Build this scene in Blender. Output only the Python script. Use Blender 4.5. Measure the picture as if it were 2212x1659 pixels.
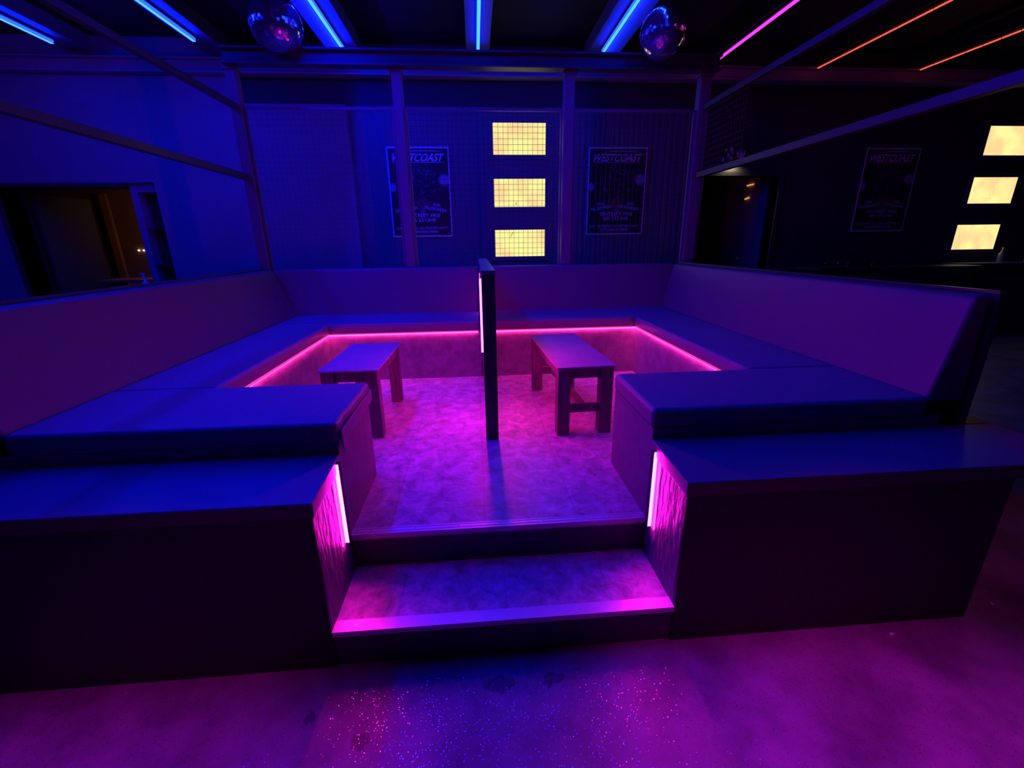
import bpy, bmesh, math, random
from mathutils import Matrix, Vector
for o in list(bpy.data.objects): bpy.data.objects.remove(o)
S = bpy.context.scene; COL = S.collection
PI = math.pi
random.seed(7)

# ------------------------------------------------------------------ camera
cd = bpy.data.cameras.new('camera'); cam = bpy.data.objects.new('camera', cd); COL.objects.link(cam)
CR = Vector((0.996694, -0.080275, -0.012528)); CU = Vector((0.036415, 0.303543, 0.952122)); CF = Vector((0.072628, 0.949430, -0.305462))
cam.matrix_world = Matrix(((CR.x, CU.x, -CF.x, 0.00000), (CR.y, CU.y, -CF.y, -1.41939), (CR.z, CU.z, -CF.z, 1.64172), (0, 0, 0, 1)))
cd.sensor_fit = 'HORIZONTAL'; cd.sensor_width = 36; cd.lens = 955.050 / 2212 * 36
cd.clip_start = .02; cd.clip_end = 100
S.camera = cam

# ------------------------------------------------------------------ world, exposure
W = bpy.data.worlds.new('world'); S.world = W; W.use_nodes = True
W.node_tree.nodes['Background'].inputs[0].default_value = (0.08, 0.0, 1, 1)
W.node_tree.nodes['Background'].inputs[1].default_value = .03
vs = S.view_settings
vs.view_transform = 'Standard'; vs.look = 'None'; vs.gamma = 1; vs.use_curve_mapping = False; vs.exposure = 0

BLUE = (0.0, 0.0, 1.0)
TUBE_W = 12       # strength of ceiling tubes
def lamp(name, kind, loc, color, energy, size=.1, target=None, size_y=None, spot=None, blend=.6):
    l = bpy.data.lights.new(name, kind); l.color = color; l.energy = energy
    if kind == 'AREA':
        l.size = size
        if size_y: l.shape = 'RECTANGLE'; l.size_y = size_y
    else: l.shadow_soft_size = size
    if spot: l.spot_size = spot; l.spot_blend = blend
    o = bpy.data.objects.new(name, l); COL.objects.link(o); o.location = loc
    if target: o.rotation_euler = (Vector(target) - Vector(loc)).to_track_quat('-Z', 'Y').to_euler()
    return o
# added unseen magenta fill spots that tint the floor in front of the booth
lamp('magenta_floor_fill', 'SPOT', (1.35, -1.25, 3.7), (1, 0.01, .85), 360, .12, (1.3, -1.2, 0), spot=.80, blend=.8)
lamp('magenta_floor_fill_left', 'SPOT', (-1.35, -1.25, 3.7), (1, 0.01, 1), 260, .12, (-1.3, -1.2, 0), spot=.78, blend=.8)
lamp('magenta_floor_fill_right', 'SPOT', (3.3, -.5, 3.7), (1, 0.01, .8), 45, .12, (3.2, -.5, 0), spot=.9, blend=.9)
# added magenta fill beside the divider, pointing down to brighten the platform floor
for x in (.0315, .113): lamp('divider_floor_fill', 'AREA', (x, 1.66, .955), (1, .012, .52), 4.6, .014, (x, 1.66, 0), .36)

# ------------------------------------------------------------------ materials
def mat(name, base=(.1, .1, .1), rough=.6, metal=0, spec=.5, emit=None, estr=0, bump=None, mottle=None, coat=0):
    m = bpy.data.materials.new(name); m.use_nodes = True; nt = m.node_tree; b = nt.nodes['Principled BSDF']
    b.inputs['Base Color'].default_value = (*base, 1); b.inputs['Roughness'].default_value = rough
    b.inputs['Metallic'].default_value = metal; b.inputs['Specular IOR Level'].default_value = spec
    if coat: b.inputs['Coat Weight'].default_value = coat; b.inputs['Coat Roughness'].default_value = .15
    if emit: b.inputs['Emission Color'].default_value = (*emit, 1); b.inputs['Emission Strength'].default_value = estr
    tc = nt.nodes.new('ShaderNodeTexCoord')
    if mottle:   # (scale, c1, c2, detail, stretch)
        mp = nt.nodes.new('ShaderNodeMapping'); mp.inputs['Scale'].default_value = mottle[4] if len(mottle) > 4 else (1, 1, 1)
        nt.links.new(tc.outputs['Object'], mp.inputs[0])
        n = nt.nodes.new('ShaderNodeTexNoise'); n.inputs['Scale'].default_value = mottle[0]; n.inputs['Detail'].default_value = mottle[3]; n.inputs['Roughness'].default_value = .7
        nt.links.new(mp.outputs[0], n.inputs['Vector'])
        r = nt.nodes.new('ShaderNodeValToRGB'); r.color_ramp.elements[0].position = .35; r.color_ramp.elements[1].position = .68
        r.color_ramp.elements[0].color = (*mottle[1], 1); r.color_ramp.elements[1].color = (*mottle[2], 1)
        nt.links.new(n.outputs[0], r.inputs[0]); nt.links.new(r.outputs[0], b.inputs['Base Color'])
    if bump:     # (scale, strength, distance, stretch)
        mp = nt.nodes.new('ShaderNodeMapping'); mp.inputs['Scale'].default_value = bump[3] if len(bump) > 3 else (1, 1, 1)
        nt.links.new(tc.outputs['Object'], mp.inputs[0])
        n = nt.nodes.new('ShaderNodeTexNoise'); n.inputs['Scale'].default_value = bump[0]; n.inputs['Detail'].default_value = 6
        nt.links.new(mp.outputs[0], n.inputs['Vector'])
        bp = nt.nodes.new('ShaderNodeBump'); bp.inputs['Strength'].default_value = bump[1]; bp.inputs['Distance'].default_value = bump[2]
        nt.links.new(n.outputs[0], bp.inputs['Height']); nt.links.new(bp.outputs[0], b.inputs['Normal'])
    return m

M = {}
M['facade'] = mat('black_painted_plywood', (.022, .02, .023), .5, bump=(40, .5, .004, (1, 1, .3)), spec=.35)
M['rough'] = mat('rough_painted_board', (.16, .15, .16), .5, bump=(34, 1, .012, (1, 1, .35)), spec=.5)
M['panel'] = mat('painted_bench_panel', (.26, .25, .26), .5, bump=(30, .55, .006), mottle=(9, (.18, .17, .18), (.32, .31, .31), 8), spec=.4)
M['bench_end'] = mat('painted_bench_end', (.2, .19, .2), .55, bump=(60, .25, .003), mottle=(14, (.16, .15, .16), (.22, .21, .22), 6), spec=.35)
M['ledge'] = mat('black_laminate', (.17, .17, .19), .38, spec=.5)
M['ledge_edge'] = mat('dark_edge', (.05, .045, .05), .35)
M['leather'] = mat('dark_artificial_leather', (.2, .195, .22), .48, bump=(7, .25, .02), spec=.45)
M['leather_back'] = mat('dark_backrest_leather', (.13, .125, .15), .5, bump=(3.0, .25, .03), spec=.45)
M['alu'] = mat('brushed_aluminium', (.7, .7, .72), .45, metal=.45, bump=(120, .2, .001, (.05, 1, 1)))
M['screw'] = mat('steel_screw', (.7, .7, .7), .3, metal=1)
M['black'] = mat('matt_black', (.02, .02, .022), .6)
M['divider'] = mat('black_divider_board', (.035, .035, .04), .4, bump=(50, .2, .002, (1, 1, .3)), spec=.5)
M['divider_side'] = mat('divider_side_board', (.2, .19, .2), .5)
M['frame'] = mat('painted_steel', (.16, .16, .19), .42, spec=.5, bump=(12, .12, .002))
M['rail'] = mat('painted_steel_rail', (.05, .05, .06), .4)
M['wire'] = mat('mesh_wire', (.06, .055, .05), .5, metal=.3)
M['beam'] = mat('beam_steel', (.42, .40, .42), .5, bump=(10, .3, .004))
M['roof'] = mat('black_roof_sheet', (.012, .012, .014), .8)
M['rafter'] = mat('rafter_board', (.13, .13, .14), .6, bump=(9, .2, .004))
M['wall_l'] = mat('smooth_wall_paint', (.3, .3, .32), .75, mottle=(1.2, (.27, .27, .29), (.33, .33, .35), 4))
M['riser'] = mat('riser_board', (.07, .065, .07), .5)
M['wall_c'] = mat('corrugated_metal', (.16, .16, .18), .55, bump=(20, .15, .003))
M['wall_r'] = mat('dark_wall_paint', (.05, .05, .06), .7)
M['wall_top'] = mat('dark_upper_wall', (.05, .05, .055), .7)
M['white'] = mat('poster_white', (.95, .95, .95), .35)
M['poster_dark'] = mat('poster_print', (.02, .018, .02), .35, spec=.6)
M['poster_text'] = mat('poster_lettering', (.9, .88, .9), .4)
M['table_top'] = mat('worn_table_top', (.5, .49, .5), .5, mottle=(5, (.33, .31, .32), (.43, .41, .42), 8))
M['table_leg'] = mat('dark_stained_wood', (.13, .1, .11), .5, bump=(30, .4, .003, (1, 1, .1)), mottle=(20, (.08, .06, .07), (.2, .16, .17), 5, (1, 1, .15)))
M['glass'] = mat('bottle_glass', (.25, .25, .3), .1, spec=.8)
M['bluebottle'] = mat('pale_plastic', (.8, .8, .85), .35)
M['amber'] = mat('amber_wood', (.45, .2, .08), .5)
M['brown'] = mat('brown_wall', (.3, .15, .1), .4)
M['bar'] = mat('bar_front', (.04, .04, .045), .4)
M['chrome'] = mat('chrome', (.8, .8, .82), .15, metal=1)
M['paper'] = mat('paper_scrap', (.8, .75, .78), .6)

def emis(name, col, strength):
    m = bpy.data.materials.new(name); m.use_nodes = True; nt = m.node_tree; nt.nodes.clear()
    e = nt.nodes.new('ShaderNodeEmission'); e.inputs[0].default_value = (*col, 1); e.inputs[1].default_value = strength
    o = nt.nodes.new('ShaderNodeOutputMaterial'); nt.links.new(e.outputs[0], o.inputs[0]); return m
E_BLUE = emis('blue_led_tube', (.003, .013, 1), 15)
BL = [85, 190, 290, 55, 60]
E_BLUES = [emis('blue_led_board', (.1 / k, .72 / k, 1), k) for k in BL]
E_PURPLE = emis('purple_led_tube', (.8, .05, 1), 1.2)
E_ORANGE = emis('orange_led_tube', (1, .10, .06), 1.3)
E_RED = emis('red_led_tube', (1, .015, .01), 1.5)
E_SEAT = emis('pink_led_strip', (1, .035, .30), 1.6)
E_SEATD = emis('pink_led_strip_diodes', (1, .02, .30), 90)
E_ENTR = emis('pink_led_bar', (1, .006, .56), 135)
E_DOT = emis('pink_led_diode', (1, .05, .8), 4)
E_DIV = emis('divider_led', (1, .003, .58), 210)
E_DIVF = emis('divider_led_end_lens', (1, .10, .70), 7)
E_DIVB = emis('divider_led_rear', (1, .015, .5), 9)
E_WHITE = emis('small_white_lamp', (1, .9, .7), 3)
E_AMBER = emis('orange_reflection_glow', (1, .35, .12), .8)

# platform / step vinyl: marbled slate look with faint tile joints
def vinyl():
    m = mat('marbled_vinyl', (.4, .4, .4), .42, spec=.5); nt = m.node_tree; b = nt.nodes['Principled BSDF']; L = nt.links
    tc = nt.nodes.new('ShaderNodeTexCoord')
    n = nt.nodes.new('ShaderNodeTexNoise'); n.inputs['Scale'].default_value = 11; n.inputs['Detail'].default_value = 12; n.inputs['Roughness'].default_value = .75; n.inputs['Distortion'].default_value = .6
    L.new(tc.outputs['Object'], n.inputs['Vector'])
    r = nt.nodes.new('ShaderNodeValToRGB'); e = r.color_ramp.elements
    e[0].position = .34; e[0].color = (.22, .215, .22, 1); e[1].position = .70; e[1].color = (.75, .73, .74, 1)
    x = e.new(.5); x.color = (.44, .43, .44, 1)
    L.new(n.outputs[0], r.inputs[0])
    br = nt.nodes.new('ShaderNodeTexBrick'); br.offset = 0; br.inputs['Scale'].default_value = 1
    br.inputs['Brick Width'].default_value = .45; br.inputs['Row Height'].default_value = .45; br.inputs['Mortar Size'].default_value = .004; br.inputs['Mortar Smooth'].default_value = .2
    br.inputs['Color1'].default_value = br.inputs['Color2'].default_value = (1, 1, 1, 1); br.inputs['Mortar'].default_value = (.8, .8, .8, 1)
    L.new(tc.outputs['Object'], br.inputs['Vector'])
    mx = nt.nodes.new('ShaderNodeMix'); mx.data_type = 'RGBA'; mx.blend_type = 'MULTIPLY'; mx.inputs[0].default_value = 1
    L.new(r.outputs[0], mx.inputs[6]); L.new(br.outputs[0], mx.inputs[7]); L.new(mx.outputs[2], b.inputs['Base Color'])
    mr = nt.nodes.new('ShaderNodeMapRange'); mr.inputs['To Min'].default_value = .32; mr.inputs['To Max'].default_value = .55
    L.new(n.outputs[0], mr.inputs[0]); L.new(mr.outputs[0], b.inputs['Roughness'])
    bp = nt.nodes.new('ShaderNodeBump'); bp.inputs['Strength'].default_value = .25; bp.inputs['Distance'].default_value = .003
    L.new(n.outputs[0], bp.inputs['Height']); L.new(bp.outputs[0], b.inputs['Normal'])
    return m
M['vinyl'] = vinyl()

# dance floor: dark sealed concrete with glitter flakes
def glitter_floor():
    m = bpy.data.materials.new('glitter_concrete'); m.use_nodes = True; nt = m.node_tree; b = nt.nodes['Principled BSDF']; L = nt.links
    N = nt.nodes.new
    out = nt.nodes['Material Output']; tc = N('ShaderNodeTexCoord')
    n = N('ShaderNodeTexNoise'); n.inputs['Scale'].default_value = 2.6; n.inputs['Detail'].default_value = 10; n.inputs['Roughness'].default_value = .62
    L.new(tc.outputs['Object'], n.inputs['Vector'])
    r = N('ShaderNodeValToRGB'); e = r.color_ramp.elements
    e[0].position = .36; e[0].color = (.13, .125, .13, 1); e[1].position = .66; e[1].color = (.32, .31, .32, 1)
    L.new(n.outputs[0], r.inputs[0]); col = r.outputs[0]
    nd = N('ShaderNodeTexNoise'); nd.inputs['Scale'].default_value = 22; nd.inputs['Detail'].default_value = 4; L.new(tc.outputs['Object'], nd.inputs['Vector'])
    dv = N('ShaderNodeVectorMath'); dv.operation = 'SCALE'; dv.inputs['Scale'].default_value = .07; L.new(nd.outputs['Color'], dv.inputs[0])
    pa = N('ShaderNodeVectorMath'); pa.operation = 'ADD'; L.new(tc.outputs['Object'], pa.inputs[0]); L.new(dv.outputs[0], pa.inputs[1])
    for (sx, sy, rx, ry) in ((.035, -.13, .075, .035), (.245, -.13, .045, .03), (-.46, -.30, .03, .03), (-.66, -.2, .02, .02)):
        su = N('ShaderNodeVectorMath'); su.operation = 'SUBTRACT'; L.new(pa.outputs[0], su.inputs[0]); su.inputs[1].default_value = (sx + .035, sy + .035, .035)
        di = N('ShaderNodeVectorMath'); di.operation = 'DIVIDE'; L.new(su.outputs[0], di.inputs[0]); di.inputs[1].default_value = (rx, ry, 10)
        le = N('ShaderNodeVectorMath'); le.operation = 'LENGTH'; L.new(di.outputs[0], le.inputs[0])
        mp = N('ShaderNodeMapRange'); mp.inputs['From Min'].default_value = .8; mp.inputs['From Max'].default_value = 1.05; mp.inputs['To Min'].default_value = .45; mp.inputs['To Max'].default_value = 1; L.new(le.outputs['Value'], mp.inputs[0])
        mx = N('ShaderNodeMix'); mx.data_type = 'RGBA'; mx.blend_type = 'MULTIPLY'; mx.inputs[0].default_value = 1; L.new(col, mx.inputs[6]); L.new(mp.outputs[0], mx.inputs[7]); col = mx.outputs[2]
    L.new(col, b.inputs['Base Color'])
    mr = N('ShaderNodeMapRange'); mr.inputs['To Min'].default_value = .5; mr.inputs['To Max'].default_value = .36
    L.new(n.outputs[0], mr.inputs[0]); L.new(mr.outputs[0], b.inputs['Roughness'])
    bp = N('ShaderNodeBump'); bp.inputs['Strength'].default_value = .3; bp.inputs['Distance'].default_value = .01
    L.new(n.outputs[0], bp.inputs['Height']); L.new(bp.outputs[0], b.inputs['Normal'])
    # flakes
    v = N('ShaderNodeTexVoronoi'); v.feature = 'F1'; v.inputs['Scale'].default_value = 125
    L.new(tc.outputs['Object'], v.inputs['Vector'])
    lt = N('ShaderNodeMath'); lt.operation = 'LESS_THAN'; lt.inputs[1].default_value = .20
    L.new(v.outputs['Distance'], lt.inputs[0])
    sep = N('ShaderNodeSeparateColor'); L.new(v.outputs['Color'], sep.inputs[0])
    gt = N('ShaderNodeMath'); gt.operation = 'GREATER_THAN'; gt.inputs[1].default_value = .15
    L.new(sep.outputs[2], gt.inputs[0])
    mu = N('ShaderNodeMath'); mu.operation = 'MULTIPLY'; L.new(lt.outputs[0], mu.inputs[0]); L.new(gt.outputs[0], mu.inputs[1])
    vm = N('ShaderNodeVectorMath'); vm.operation = 'SUBTRACT'; L.new(v.outputs['Color'], vm.inputs[0]); vm.inputs[1].default_value = (.5, .5, .5)
    vs2 = N('ShaderNodeVectorMath'); vs2.operation = 'SCALE'; vs2.inputs['Scale'].default_value = .26; L.new(vm.outputs[0], vs2.inputs[0])
    va = N('ShaderNodeVectorMath'); va.operation = 'ADD'; L.new(vs2.outputs[0], va.inputs[0]); va.inputs[1].default_value = (0, 0, .8)
    vn = N('ShaderNodeVectorMath'); vn.operation = 'NORMALIZE'; L.new(va.outputs[0], vn.inputs[0])
    g = N('ShaderNodeBsdfGlossy'); g.inputs['Color'].default_value = (.95, .95, .95, 1); g.inputs['Roughness'].default_value = .25
    L.new(vn.outputs[0], g.inputs['Normal'])
    mix = N('ShaderNodeMixShader'); L.new(mu.outputs[0], mix.inputs[0]); L.new(b.outputs[0], mix.inputs[1]); L.new(g.outputs[0], mix.inputs[2])
    L.new(mix.outputs[0], out.inputs[0])
    return m
M['floor'] = glitter_floor()

# lit window panes: mottled warm glass
def pane_mat(seed):
    m = bpy.data.materials.new('lit_window_glass'); m.use_nodes = True; nt = m.node_tree; nt.nodes.clear(); N = nt.nodes.new; L = nt.links
    tc = N('ShaderNodeTexCoord'); mp = N('ShaderNodeMapping'); mp.inputs['Location'].default_value = (seed * 3.1, 0, seed * 1.7)
    L.new(tc.outputs['Object'], mp.inputs[0])
    n = N('ShaderNodeTexNoise'); n.inputs['Scale'].default_value = 3.2; n.inputs['Detail'].default_value = 3; L.new(mp.outputs[0], n.inputs['Vector'])
    r = N('ShaderNodeValToRGB'); e = r.color_ramp.elements
    e[0].position = .38; e[0].color = (.97, .68, .30, 1); e[1].position = .60; e[1].color = (1.0, .92, .34, 1)
    L.new(n.outputs[0], r.inputs[0])
    n2 = N('ShaderNodeTexNoise'); n2.inputs['Scale'].default_value = 9; n2.inputs['Detail'].default_value = 2; L.new(mp.outputs[0], n2.inputs['Vector'])
    r2 = N('ShaderNodeValToRGB'); e = r2.color_ramp.elements; e[0].position = .70; e[0].color = (1, 1, 1, 1); e[1].position = .78; e[1].color = (.35, .2, .1, 1)
    L.new(n2.outputs[0], r2.inputs[0])
    mx = N('ShaderNodeMix'); mx.data_type = 'RGBA'; mx.blend_type = 'MULTIPLY'; mx.inputs[0].default_value = 1
    L.new(r.outputs[0], mx.inputs[6]); L.new(r2.outputs[0], mx.inputs[7])
    em = N('ShaderNodeEmission'); em.inputs[1].default_value = 1.05; L.new(mx.outputs[2], em.inputs[0])
    o = N('ShaderNodeOutputMaterial'); L.new(em.outputs[0], o.inputs[0]); return m

# ------------------------------------------------------------------ mesh helpers
def bx(x0, x1, y0, y1, z0, z1):
    v = [(x, y, z) for z in (z0, z1) for y in (y0, y1) for x in (x0, x1)]
    return v, [(0, 2, 3, 1), (4, 5, 7, 6), (0, 1, 5, 4), (2, 6, 7, 3), (0, 4, 6, 2), (1, 3, 7, 5)]
def prism(pts, axis, a0, a1):
    """pts: 2D outline; axis: 'x','y','z' extrusion axis"""
    def P(p, a):
        return {'x': (a, p[0], p[1]), 'y': (p[0], a, p[1]), 'z': (p[0], p[1], a)}[axis]
    n = len(pts); v = [P(p, a0) for p in pts] + [P(p, a1) for p in pts]
    f = [tuple(range(n)), tuple(reversed(range(n, 2 * n)))] + [(i, i + n, (i + 1) % n + n, (i + 1) % n) for i in range(n)]
    return v, f
def tube(p, q, r, n=10):
    p, q = Vector(p), Vector(q); d = (q - p).normalized(); a = d.orthogonal().normalized(); b = d.cross(a)
    v = []
    for c in (p, q):
        for i in range(n): t = 2 * PI * i / n; v.append(tuple(c + r * (math.cos(t) * a + math.sin(t) * b)))
    f = [(i, (i + 1) % n, (i + 1) % n + n, i + n) for i in range(n)] + [tuple(reversed(range(n))), tuple(range(n, 2 * n))]
    return v, f
def lathe(prof, c, n=16):
    v = []; m = len(prof)
    for r, z in prof:
        for i in range(n): t = 2 * PI * i / n; v.append((c[0] + r * math.cos(t), c[1] + r * math.sin(t), c[2] + z))
    f = [(j * n + i, j * n + (i + 1) % n, (j + 1) * n + (i + 1) % n, (j + 1) * n + i) for j in range(m - 1) for i in range(n)]
    f += [tuple(reversed(range(n))), tuple(range((m - 1) * n, m * n))]
    return v, f
def mesh(name, shapes, m, parent=None, bevel=0, seg=3, smooth=False, origin=None):
    V = []; F = []
    for v, f in shapes:
        k = len(V); V += [tuple(p) for p in v]; F += [tuple(i + k for i in g) for g in f]
    o0 = Vector(origin) if origin is not None else (Vector((0, 0, 0)) if parent else None)
    if o0 is None:
        xs = [p[0] for p in V]; ys = [p[1] for p in V]; zs = [p[2] for p in V]
        o0 = Vector(((min(xs) + max(xs)) / 2, (min(ys) + max(ys)) / 2, min(zs)))
    if parent: o0 = Vector(parent_world(parent))
    me = bpy.data.meshes.new(name); me.from_pydata([tuple(Vector(p) - o0) for p in V], [], F)
    b = bmesh.new(); b.from_mesh(me); bmesh.ops.recalc_face_normals(b, faces=b.faces); b.to_mesh(me); b.free()
    if m: me.materials.append(m)
    if smooth: me.polygons.foreach_set('use_smooth', [True] * len(me.polygons))
    o = bpy.data.objects.new(name, me); COL.objects.link(o)
    if parent: o.parent = parent
    else: o.location = o0
    if bevel:
        md = o.modifiers.new('bevel', 'BEVEL'); md.width = bevel; md.segments = seg; md.limit_method = 'ANGLE'; md.angle_limit = .6
        me.polygons.foreach_set('use_smooth', [True] * len(me.polygons))
        try: me.set_sharp_from_angle(angle=1.2)
        except Exception: pass
        w = o.modifiers.new('wn', 'WEIGHTED_NORMAL')
    return o
def parent_world(p):
    v = Vector(p.location)
    while p.parent: p = p.parent; v = v + Vector(p.location)
    return v
def tag(o, label, cat, group=None):
    o['label'] = label; o['category'] = cat
    if group: o['group'] = group
    return o
def thing(name, label, cat, loc, group=None):
    o = bpy.data.objects.new(name, None); COL.objects.link(o); o.location = loc; o.empty_display_size = .1
    return tag(o, label, cat, group)
def struct(name, shapes, m, **k):
    o = mesh(name, shapes, m, **k); o['kind'] = 'structure'; return o
def copy_tree(o, parent=None):
    c = o.copy(); COL.objects.link(c); c.parent = parent
    for ch in list(o.children): copy_tree(ch, c)
    return c
def text(name, s, width, height, m, parent, cx, z, y, rot=0, shear=0, off=.014):
    cu = bpy.data.curves.new(name, 'FONT'); cu.body = s; cu.size = 1; cu.extrude = 0; cu.align_x = 'CENTER'; cu.shear = shear; cu.resolution_u = 3; cu.offset = off
    t = bpy.data.objects.new('tmp', cu); COL.objects.link(t)
    bpy.context.view_layer.update()
    me = bpy.data.meshes.new_from_object(t.evaluated_get(bpy.context.evaluated_depsgraph_get())); bpy.data.objects.remove(t); bpy.data.curves.remove(cu)
    xs = [v.co.x for v in me.vertices]; ys = [v.co.y for v in me.vertices]
    sx = width / (max(xs) - min(xs)); sy = height / (max(ys) - min(ys)); mx = (max(xs) + min(xs)) / 2; my = (max(ys) + min(ys)) / 2
    pw = parent_world(parent)
    for v in me.vertices:
        x = (v.co.x - mx) * sx; zz = (v.co.y - my) * sy
        v.co = Vector((cx + x * math.cos(rot) - zz * math.sin(rot), y, z + x * math.sin(rot) + zz * math.cos(rot))) - pw
    me.materials.clear(); me.materials.append(m); me.name = name
    o = bpy.data.objects.new(name, me); COL.objects.link(o); o.parent = parent
    return o

# ------------------------------------------------------------------ key dimensions (metres)
XL, XR = -.62, .778            # entrance opening
H1, H2 = .178, .36             # step, platform
D = .368                       # riser of the platform
LT = .7785                     # ledge top
LY = .373                      # front bench front face
BY = .94                       # front bench back face
HS = .924                      # seat height
XIL, XIR, YB = -1.42, 1.58, 2.857   # inner faces of seats
SL, SR, SB = -1.93, 2.10, 3.48      # foot of the backrests
TL, TR, TB = -2.10, 2.20, 3.60      # top of the backrests
HB = 1.397
DX0, DX1 = .032, .116          # divider
WY = 5.8                       # far wall
TZ = 3.95                      # tubes

# ------------------------------------------------------------------ room shell
fl = struct('floor', [bx(-10, 13, -5, 8.5, -.1, 0)], M['floor'], origin=(0, 0, 0))
cl = struct('ceiling', [bx(-10, 13, -5, 8.5, 4.22, 4.3)], M['roof'], origin=(0, 0, 4.22))
struct('wall_left', [bx(-10, -9.8, -5, 8.5, 0, 4.22)], M['wall_r'])
struct('wall_right', [bx(12.8, 13, -5, 8.5, 0, 4.22)], M['wall_r'])
ZT = 3.48
wl = struct('wall_back_left', [bx(-9.8, -6.5, WY - .08, WY + .25, 0, ZT), bx(-4.45, -1.71, WY - .08, WY + .25, 0, ZT), bx(-6.5, -4.45, WY - .08, WY + .25, 2.5, ZT),
                               bx(-4.83, -4.74, WY - .02, WY + .25, 0, 2.5), bx(-4.74, -4.45, WY - .02, WY + .25, 2.38, 2.5), bx(-4.74, -4.45, WY + .17, WY + .25, 0, 2.38)], M['wall_l'])
# corrugated middle section with window openings hidden behind the window frames
def corr(x0, x1, z0, z1):
    P = [];x = x0; k = 0; p = .1
    while x < x1 - 1e-6:
        for dx, y in ((0, WY), (.035, WY), (.045, WY - .006), (.09, WY - .006), (.1, WY)):
            if x + dx <= x1: P.append((x + dx, y))
        x += p
    P += [(x1, WY), (x1, WY + .2), (x0, WY + .2)]
    q = [P[0]]
    for a in P[1:]:
        if abs(a[0] - q[-1][0]) + abs(a[1] - q[-1][1]) > 1e-5: q.append(a)
    return prism(q, 'z', z0, z1)
struct('wall_back_center', [corr(-1.71, .2, 0, ZT), corr(1.21, 3.44, 0, ZT), corr(.2, 1.21, 0, 1.34)], M['wall_c'])
struct('wall_back_right', [bx(3.44, 3.56, WY, WY + .2, 0, ZT), bx(3.56, 4.80, WY, WY + .2, 2.577, ZT), bx(4.80, 12.8, WY, WY + .2, 0, ZT)], M['wall_r'])
struct('wall_back_top', [bx(-3.15, 12.8, WY, WY + .2, ZT, 4.22)], M['wall_top'])
struct('wall_back_top_left', [bx(-9.8, -3.15, WY - .08, WY + .2, ZT, 4.22)], M['wall_l'])
# door openings: jambs, leafs, niche
struct('door_1', [bx(-6.56, -6.5, WY - .1, WY + .3, 0, 2.5), bx(-6.5, -4.83, WY - .1, WY + .3, 2.45, 2.5)], M['wall_top'])
struct('door_2', [bx(3.50, 3.56, WY - .03, WY + .25, 0, 2.577), bx(4.80, 4.86, WY - .03, WY + .25, 0, 2.577), bx(3.5, 4.86, WY - .03, WY + .25, 2.577, 2.63)], M['wall_r'])
# corridor behind the right doorway: dark left wall, paler right wall
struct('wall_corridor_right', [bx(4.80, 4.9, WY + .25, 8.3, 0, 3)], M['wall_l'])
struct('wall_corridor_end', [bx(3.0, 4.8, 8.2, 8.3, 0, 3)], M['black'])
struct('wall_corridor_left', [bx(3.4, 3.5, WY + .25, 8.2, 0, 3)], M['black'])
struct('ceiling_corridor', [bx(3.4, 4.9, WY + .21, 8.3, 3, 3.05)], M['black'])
# side room behind the left doorway
struct('wall_room_end', [bx(-9.0, -4.2, 8.2, 8.3, 0, 3)], M['brown'])
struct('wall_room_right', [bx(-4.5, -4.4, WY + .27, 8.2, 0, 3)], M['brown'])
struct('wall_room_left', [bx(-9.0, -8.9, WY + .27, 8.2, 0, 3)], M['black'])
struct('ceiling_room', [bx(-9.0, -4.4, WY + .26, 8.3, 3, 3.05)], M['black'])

# niche with two shelves right of the left doorway
nk = thing('wall_niche', 'tall narrow dark recess with two thin shelves right of the left doorway', 'niche', (-4.6, WY, 0))
mesh('back_board', [bx(-4.738, -4.452, WY + .15, WY + .168, 0, 2.375)], M['black'], nk)
for z in (1.88, 1.36): mesh('shelf', [bx(-4.738, -4.452, WY - .01, WY + .15, z, z + .014)], M['wall_r'], nk)

# ------------------------------------------------------------------ windows (lit, three at centre, three at right)
def window(k, x0, x1, z0, z1):
    f = struct('window_%d' % k, [bx(x0 - .06, x1 + .06, WY - .012, WY + .2, z1, z1 + .06), bx(x0 - .06, x1 + .06, WY - .012, WY + .2, z0 - .06, z0),
                                  bx(x0 - .06, x0, WY - .012, WY + .2, z0, z1), bx(x1, x1 + .06, WY - .012, WY + .2, z0, z1)], M['wall_c'])
    mesh('window_pane', [bx(x0, x1, WY - .009, WY - .001, z0, z1)], pane_mat(k), f)
WZ = [(2.868, 3.284), (2.152, 2.547), (1.428, 1.822)]
for k, (z0, z1) in enumerate(WZ): window(k + 1, .318, 1.093, z0, z1)
XW = [(8.14, 8.92), (8.10, 8.88), (8.04, 8.82)]
for k, (z0, z1) in enumerate(WZ): window(k + 4, XW[k][0], XW[k][1], z0, z1)
# ribbed infill panels between the middle windows
def ribs(x0, x1, z0, z1):
    out = [bx(x0, x1, WY, WY + .15, z0, z1)]
    n = max(1, int((z1 - z0) / .075))
    for i in range(n):
        z = z0 + (i + .5) * (z1 - z0) / n; out.append(bx(x0, x1, WY - .005, WY + .001, z - .02, z + .02))
    return out
struct('trim_1', ribs(.2, 1.21, 3.344, ZT) + ribs(.2, 1.21, 2.607, 2.808) + ribs(.2, 1.21, 1.882, 2.092) + [bx(.2, .258, WY - .01, WY + .15, 1.34, ZT), bx(1.153, 1.21, WY - .01, WY + .15, 1.34, ZT)], M['wall_c'])

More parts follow.
